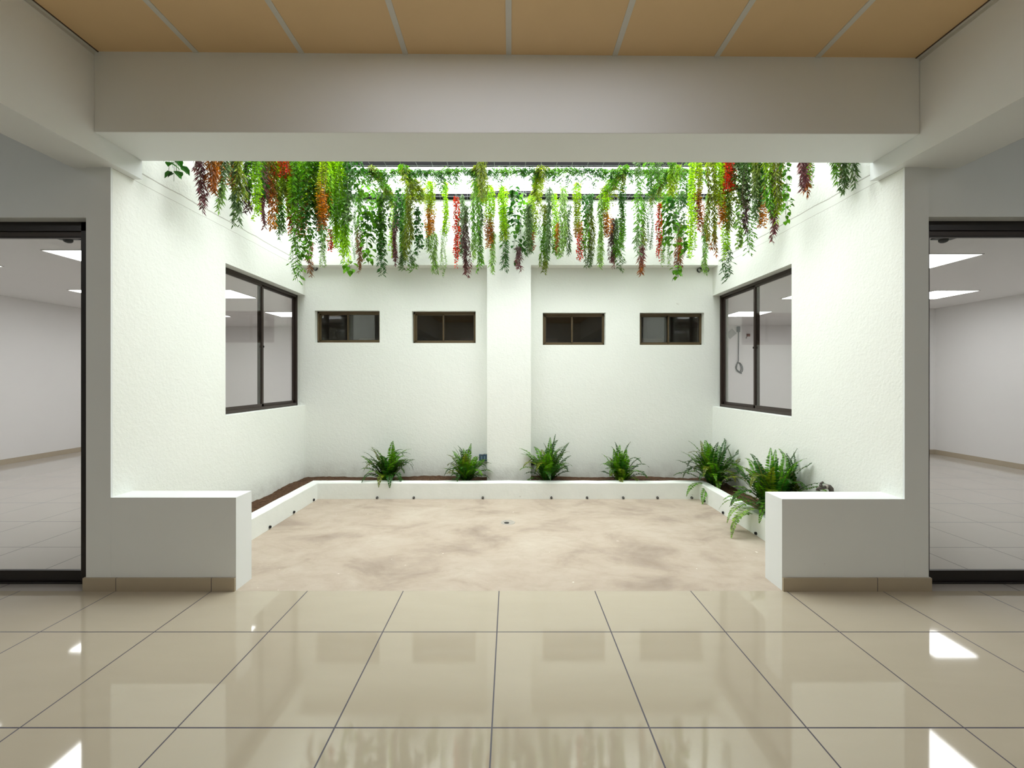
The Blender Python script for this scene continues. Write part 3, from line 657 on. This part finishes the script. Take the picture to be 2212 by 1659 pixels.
TABLE = [
 (372,T,392,26,'pothos','D'), (431,T,452,24,'needle','KP'), (452,T,418,26,'needle','VB'), (468,T,412,24,'needle','BO'), (479,T,456,20,'needle','VTS'),
 (502,T,415,22,'fluff','OO'), (511,T,488,28,'needle','VTT'), (530,T,456,22,'needle','TK'), (545,T,432,26,'ivy','DG'), (553,T,478,18,'fluff','GL'),
 (569,T,455,26,'needle','GV'), (573,T,492,16,'needle','VPP'), (589,T,496,18,'needle','VBO'), (608,T,519,24,'needle','LGT'), (612,T,388,40,'red','RR'),
 (600,T,440,26,'needle','LV'), (634,T,470,30,'fluff','LY'), (628,T,505,16,'needle','GB'), (650,T,512,34,'fluff','LVBB'), (642,T,610,32,'bamboo','GG'),
 (640,T,450,30,'fluff','LG'), (662,T,558,28,'ivy','GDG'), (668,520,598,10,'needle','WW'), (676,T,480,22,'ivy','DV'), (688,T,520,14,'small','GT'),
 (702,T,498,32,'fluff','LYOB'), (692,T,470,28,'needle','GV'), (700,470,580,18,'small','GS'), (713,495,543,12,'red','RR'), (728,T,536,24,'needle','GGL'),
 (716,T,430,26,'fluff','LL'), (745,T,568,22,'needle','GGL'), (742,400,545,24,'ivy','DG'), (758,T,500,26,'ivy','DT'), (752,560,590,22,'pothos','G',4.5),
 (768,380,562,14,'small','TG'), (777,400,586,14,'needle','DGWW'), (797,378,520,34,'pothos','GG'), (793,450,572,24,'pothos','DG'), (808,372,500,28,'pothos','GD'),
 (830,388,500,32,'ivy','TT'), (826,470,592,24,'bamboo','GD'), (822,420,560,22,'ivy','GD'), (846,440,555,13,'fluff','LL'), (856,420,574,14,'needle','TPP'),
 (869,372,582,20,'needle','DGT'), (862,378,500,16,'ivy','DD'), (886,392,536,20,'needle','VV'), (903,446,548,22,'ivy','DD'), (889,540,582,30,'bamboo','TG'),
 (878,390,560,14,'needle','GV'),
 (930,374,512,24,'fluff','LYOO'), (925,480,540,16,'needle','TS'), (937,500,590,15,'needle','SS'), (962,380,512,16,'fluff','LL'), (958,490,598,15,'small','SS'),
 (984,425,578,13,'red','RR'), (996,388,556,13,'needle','TT'), (1009,440,598,18,'needle','TKP'), (1027,385,562,18,'needle','SGS'), (1037,440,588,14,'needle','TG'),
 (1044,T,432,26,'needle','VV'), (1057,356,540,22,'fluff','LLBO'), (1064,500,590,12,'needle','SS'), (1090,384,522,24,'fluff','LLY'), (1092,440,585,26,'bamboo','GD'),
 (1120,385,565,30,'pothos','GD'), (1112,395,500,20,'pothos','D'), (1119,530,582,15,'needle','KP'), (1150,365,515,24,'fluff','LYL'), (1148,500,544,12,'fluff','BB'),
 (1142,440,552,18,'needle','TT'), (1175,440,590,20,'needle','VGV'), (1186,385,560,15,'needle','TT'), (1198,418,557,14,'fluff','LLG'), (1204,480,542,8,'needle','OB'),
 (1217,386,556,20,'needle','SS'), (1228,440,552,10,'needle','TT'), (1249,374,522,18,'fluff','LYB'), (1252,480,564,12,'red','RR'), (1272,396,576,24,'needle','DVT'),
 (1262,420,540,14,'ivy','DG'), (1298,430,578,16,'needle','SS'), (1312,368,514,18,'fluff','LLOB'), (1320,470,577,14,'needle','PKP'), (1330,470,560,20,'needle','TG'),
 (1338,500,582,20,'bamboo','GT'), (1344,378,535,17,'fluff','DG'), (1349,470,542,12,'small','GG'),
 (1378,T,550,24,'bamboo','TGT'), (1388,430,545,14,'needle','GV'), (1386,530,592,16,'needle','PB'), (1402,420,542,18,'small','DT'), (1423,438,562,11,'red','RR'),
 (1438,395,530,34,'pothos','GG'), (1450,420,545,24,'pothos','DG'), (1446,370,450,28,'bamboo','GY'), (1466,366,502,32,'ivy','TT'), (1437,510,575,20,'small','GS'), (1478,480,560,14,'pothos','G'),
 (1464,480,582,17,'needle','VBW'), (1462,570,596,18,'pothos','G',4.5), (1494,T,557,18,'fluff','LLL'), (1506,T,497,22,'fluff','LYBB'), (1515,440,510,12,'small','BP'),
 (1521,480,592,12,'needle','GS'), (1537,T,552,22,'needle','YVVB'), (1528,420,520,12,'small','GG'), (1560,T,490,20,'fluff','LOO'), (1568,T,560,16,'fluff','YL'), (1569,520,602,24,'bamboo','TD'),
 (1577,T,418,32,'red','RR'), (1590,T,440,26,'bamboo','GV'), (1597,T,536,24,'ivy','TS'), (1618,T,541,20,'bamboo','TG'), (1610,T,500,14,'needle','TK'),
 (1630,T,438,24,'needle','YV'), (1650,T,450,20,'ivy','DD'), (1648,400,494,18,'fluff','OO',3.7), (1632,T,480,18,'needle','VT'), (1670,T,522,19,'needle','SPP'),
 (1684,T,480,24,'needle','YVY'), (1698,T,482,12,'ivy','DG'), (1733,T,412,24,'needle','KP'), (1743,T,421,22,'needle','BB'), (1752,T,405,12,'small','LG'),
 (1803,T,402,16,'needle','DG'), (1826,T,414,20,'needle','VT'), (1845,T,406,16,'needle','TT'), (1815,T,388,12,'small','GO'),
 (620,T,430,24,'needle','YV'), (644,T,430,26,'ivy','GD'), (660,T,470,26,'needle','LG'), (672,T,440,26,'bamboo','GY'), (684,T,500,20,'needle','VT'), (714,T,470,24,'needle','LG'),
 (736,T,470,22,'fluff','LG'), (724,420,520,26,'bamboo','TG'), (775,T,440,20,'ivy','DG'), (690,440,545,20,'ivy','TD'), (583,T,430,24,'fluff','GL'), (560,T,420,22,'ivy','GD'), (518,T,430,20,'needle','YV'),
 (1480,T,450,24,'bamboo','GD'), (1455,T,420,26,'needle','GY'), (1549,T,450,24,'fluff','LY'), (1575,T,500,20,'needle','GV'), (1604,T,450,24,'bamboo','GY'), (1616,T,430,22,'ivy','GT'), (1642,T,420,20,'needle','GV'), (1660,T,470,22,'needle','YG'),
 (1405,T,430,26,'bamboo','GD'), (1420,T,400,22,'bamboo','TG'),
]
for row in TABLE: strand(*row[:6], Y=row[6] if len(row) > 6 else None)
def where(px):
    for a, s in ((400, 'in front corner by the left wall'), (490, 'by the left wall near the beam'), (560, 'above the left side window, near half'), (640, 'above the left side window, far half'), (682, 'in the back left corner'),
                 (755, 'above left half of leftmost small window'), (825, 'above right half of leftmost small window'), (890, 'between the two left small windows'), (965, 'above left half of second small window'), (1030, 'above right half of second small window'), (1080, 'over the pillar\'s left edge'), (1128, 'in front of the pillar'), (1172, 'over the pillar\'s right edge'),
                 (1240, 'above left half of third small window'), (1308, 'above right half of third small window'), (1382, 'between the two right small windows'), (1452, 'above left half of rightmost small window'), (1522, 'above right half of rightmost small window'),
                 (1590, 'in the back right corner'), (1645, 'above the right side window, far half'), (1712, 'above the right side window, near half'), (1780, 'by the right wall near the beam'), (9999, 'in front corner by the right wall')):
        if px < a: return s
base = {}
for px, e, look in HANG: base.setdefault(look+' hanging vine '+where(px), []).append((px, e))
for l, g in base.items():
    g.sort(key=lambda q: q[0])
    if len(g) == 1: g[0][1]['label'] = l
    else:
        for k, (_, e) in enumerate(g): e['label'] = l+', '+('left one' if k == 0 else 'right one' if k == len(g)-1 else 'middle one')

# garlands tied along the mesh
def garland(p0, p1, rad, cols, kind, label, seed, sag=.03):
    e = empty('leaf_garland', (Vector(p0)+Vector(p1))/2, label, 'garland', 'leafy garlands tied along the wire mesh')
    lv = Leaves(seed); st = MB(); n = 12; p0, p1 = Vector(p0), Vector(p1)
    path = [p0.lerp(p1, k/n)+Vector((0, 0, -sag*(1-((k*4/n)%1-.5)**2*4))) for k in range(n+1)]
    grow(lv, st, path, kind, cols, rad, 10 if kind != 'bamboo' else 7)
    r = lv.r; LL = (p1-p0).length
    for q in range(int(LL/.028)):
        t = r.random()*n; j = min(int(t), n-1); a = path[j].lerp(path[j+1], t-j)+Vector((r.uniform(-.03, .03), r.uniform(-.03, .03), r.uniform(-.01, .02)))
        h = r.choice((.05, .07, .09, .12, .17)); d = Vector((r.uniform(-.5, .5), r.uniform(-.5, .5), -1)).normalized()
        grow(lv, st, [a, a+d*h*.5, a+d*h*.5+DOWN*h*.5], 'bamboo' if r.random() < .8 else kind, cols, .022, 2, r.random()*.5, 1)
    clamp_all(lv)
    rel(mesh('foliage', lv.v, lv.f, M['leaf'], None, lv.c), e); rel(st.build('stems', M['stem']), e)
for k, (x, l) in enumerate(((-1.30, 'above the leftmost small window'), (-.98, 'right of the leftmost small window'), (-.34, 'just left of the pillar'), (.28, 'just right of the pillar'), (1.02, 'left of the rightmost small window'), (1.55, 'above the rightmost small window'))):
    garland((x+(-.05, -.06, .02, .03, .09, .1)[k], 4.05, 3.41), (x, (4.6, 4.72, 4.8, 4.6, 4.7, 4.6)[k], 3.37), .065, ('VGV','GVY','VG','VYV','GV','YVG')[k], 'needle', 'dense olive garland running front to back along the mesh '+l, 300+k)
xs = [-1.95, -1.2, -.65, -.1, .45, 1.0, 1.5, 1.95]
for k in range(7):
    garland((xs[k], 4.14, 3.42), (xs[k+1]+.03, 4.14, 3.405), .075, 'GDG', 'bamboo',
        'leafy green garland along the front mesh bar, '+['leftmost length', 'second length from the left', 'third length from the left', 'middle length', 'third length from the right', 'second length from the right', 'rightmost length'][k], 320+k, .02)

# ------------------------------------------------------------------ ferns
def fern(loc, n, L, label, seed, extra=(), xlim=(-9, 9), ymax=9, spread=1.0):
    r = random.Random(seed); e = empty('fern', loc, label, 'fern', 'ferns in the planting bed'); loc = Vector(loc)
    def frond(az, el, Lf, droop, twist=0, light=None):
        st = MB(); lv = Leaves(r.randrange(10**6)); k = 22; d = Vector((math.cos(az)*math.cos(el), math.sin(az)*math.cos(el), math.sin(el)))
        p = Vector((math.cos(az)*.02, math.sin(az)*.02, -.005)); pts = [p.copy()]; g = droop
        for i in range(k):
            t = i/k; d = (d+Vector((r.uniform(-.02, .02)+math.cos(az+1.57)*twist*.05, r.uniform(-.02, .02)+math.sin(az+1.57)*twist*.05, -g*(.02+.16*t*t+.05*t)))).normalized()
            p = p+d*(Lf/k)
            w = p+loc
            if w.x > xlim[1]: p.x = xlim[1]-loc.x; d.x *= -.1
            if w.x < xlim[0]: p.x = xlim[0]-loc.x; d.x *= -.1
            if w.y > ymax: p.y = ymax-loc.y; d.y *= -.1
            if -.31 < w.x < .28 and w.y > 4.855: p.y = 4.855-loc.y
            if w.z < .01: p.z = .01-loc.z; d.z = abs(d.z)*.05
            pts.append(p.copy())
        st.tube(pts, [.0022*(1-.75*i/k) for i in range(k+1)], 4, caps=False)
        cols = light or r.choice(['D', 'D', 'G', 'D', 'DG', 'GV', 'G'])
        m = int(Lf/.0125)
        for i in range(m):
            t = (i+.5)/m
            if t < .07: continue
            x = t*k; j = min(int(x), k-1); q = pts[j].lerp(pts[j+1], x-j); ax = (pts[j+1]-pts[j])
            if ax.length < 1e-6: continue
            ax.normalize(); sd = ax.cross(Vector((0,0,1)))
            if sd.length < .15: sd = Vector((-math.sin(az+twist), math.cos(az+twist), 0))
            sd.normalize(); wdt = .045*min(1, .35+t*3)*min(1, (1-t)*2.6+.12)*r.uniform(.85, 1.1)*(Lf/.45)**.3
            for s in (-1, 1):
                a = (sd*s+ax*.28+Vector((0, 0, r.uniform(-.3, .12)))).normalized()
                u = a.cross(ax.cross(a)).normalized() if False else (ax-a*ax.dot(a)).normalized()
                b = len(lv.v); W = .0125; c = lv.col(cols, t)
                lv.v += [tuple(q), tuple(q+a*wdt*.35+u*W/2), tuple(q+a*wdt*.8+u*W*.35), tuple(q+a*wdt), tuple(q+a*wdt*.75-u*W*.35), tuple(q+a*wdt*.3-u*W/2)]
                lv.f.append([b, b+1, b+2, b+3, b+4, b+5]); lv.c += [c]*6
        for i, (x, y, z) in enumerate(lv.v):
            X = x+loc.x; Yw = y+loc.y
            if -.276 < X < .249: Yw = min(Yw, 4.872)
            lv.v[i] = (min(X, xlim[1]+.012)-loc.x, min(Yw, ymax+.012)-loc.y, z)
        o = mesh('frond', lv.v, lv.f, M['leaf'], e, lv.c); st.build('stalk', M['bstem'], o)
    for i in range(n):
        az = i*2.39996+r.uniform(-.3, .3); q = i/n; el = math.radians(87-44*q**1.25*spread+r.uniform(-6, 6))
        if math.sin(az) < -.5 and loc.y > 4: el = max(el, math.radians(58))
        if math.sin(az) > .3: el = max(el, math.radians(68))
        frond(az, el, L*r.uniform(.74, 1.12)*(1-.25*q), r.choice((.5, .7, .9, 1.2, 1.9)), r.uniform(-.6, .6))
    for ex in extra: frond(*ex)
fern(((838-VX)*4.80/F, 4.80, .13), 60, .49, 'bushy green fern at the left end of the back bed', 11, ymax=5.05)
fern(((1008-VX)*4.82/F, 4.82, .13), 50, .47, 'green fern just left of the pillar beside the socket box', 12, ymax=5.05)
fern(((1182-VX)*4.80/F, 4.80, .13), 54, .53, 'tall green fern just right of the pillar', 13, ymax=5.05)
fern(((1342-VX)*4.80/F, 4.80, .13), 44, .46, 'thin green fern in the back bed below the two right windows', 14, ymax=5.05)
fern((2.25, 4.62, .13), 62, .56, 'thick green fern filling the back right corner of the bed', 15, xlim=(-9, 2.445), ymax=5.05,
     extra=((3.5, .55, .42, 1.3, 0, 'G'), (3.9, .35, .40, 1.2, 0, 'G')))
fern((2.27, 3.58, .13), 70, .64, 'large spreading fern in the right bed behind the low wall', 16, xlim=(-9, 2.445),
     extra=((3.42, .70, .62, 1.9, 0, 'S'), (3.0, .45, .42, 1.3, 0, 'G'), (2.6, .7, .5, 1.2, 0, 'G'), (3.25, .8, .55, 1.5, 0, 'GS'), (2.9, 1.1, .62, .8, 0, 'GD')))
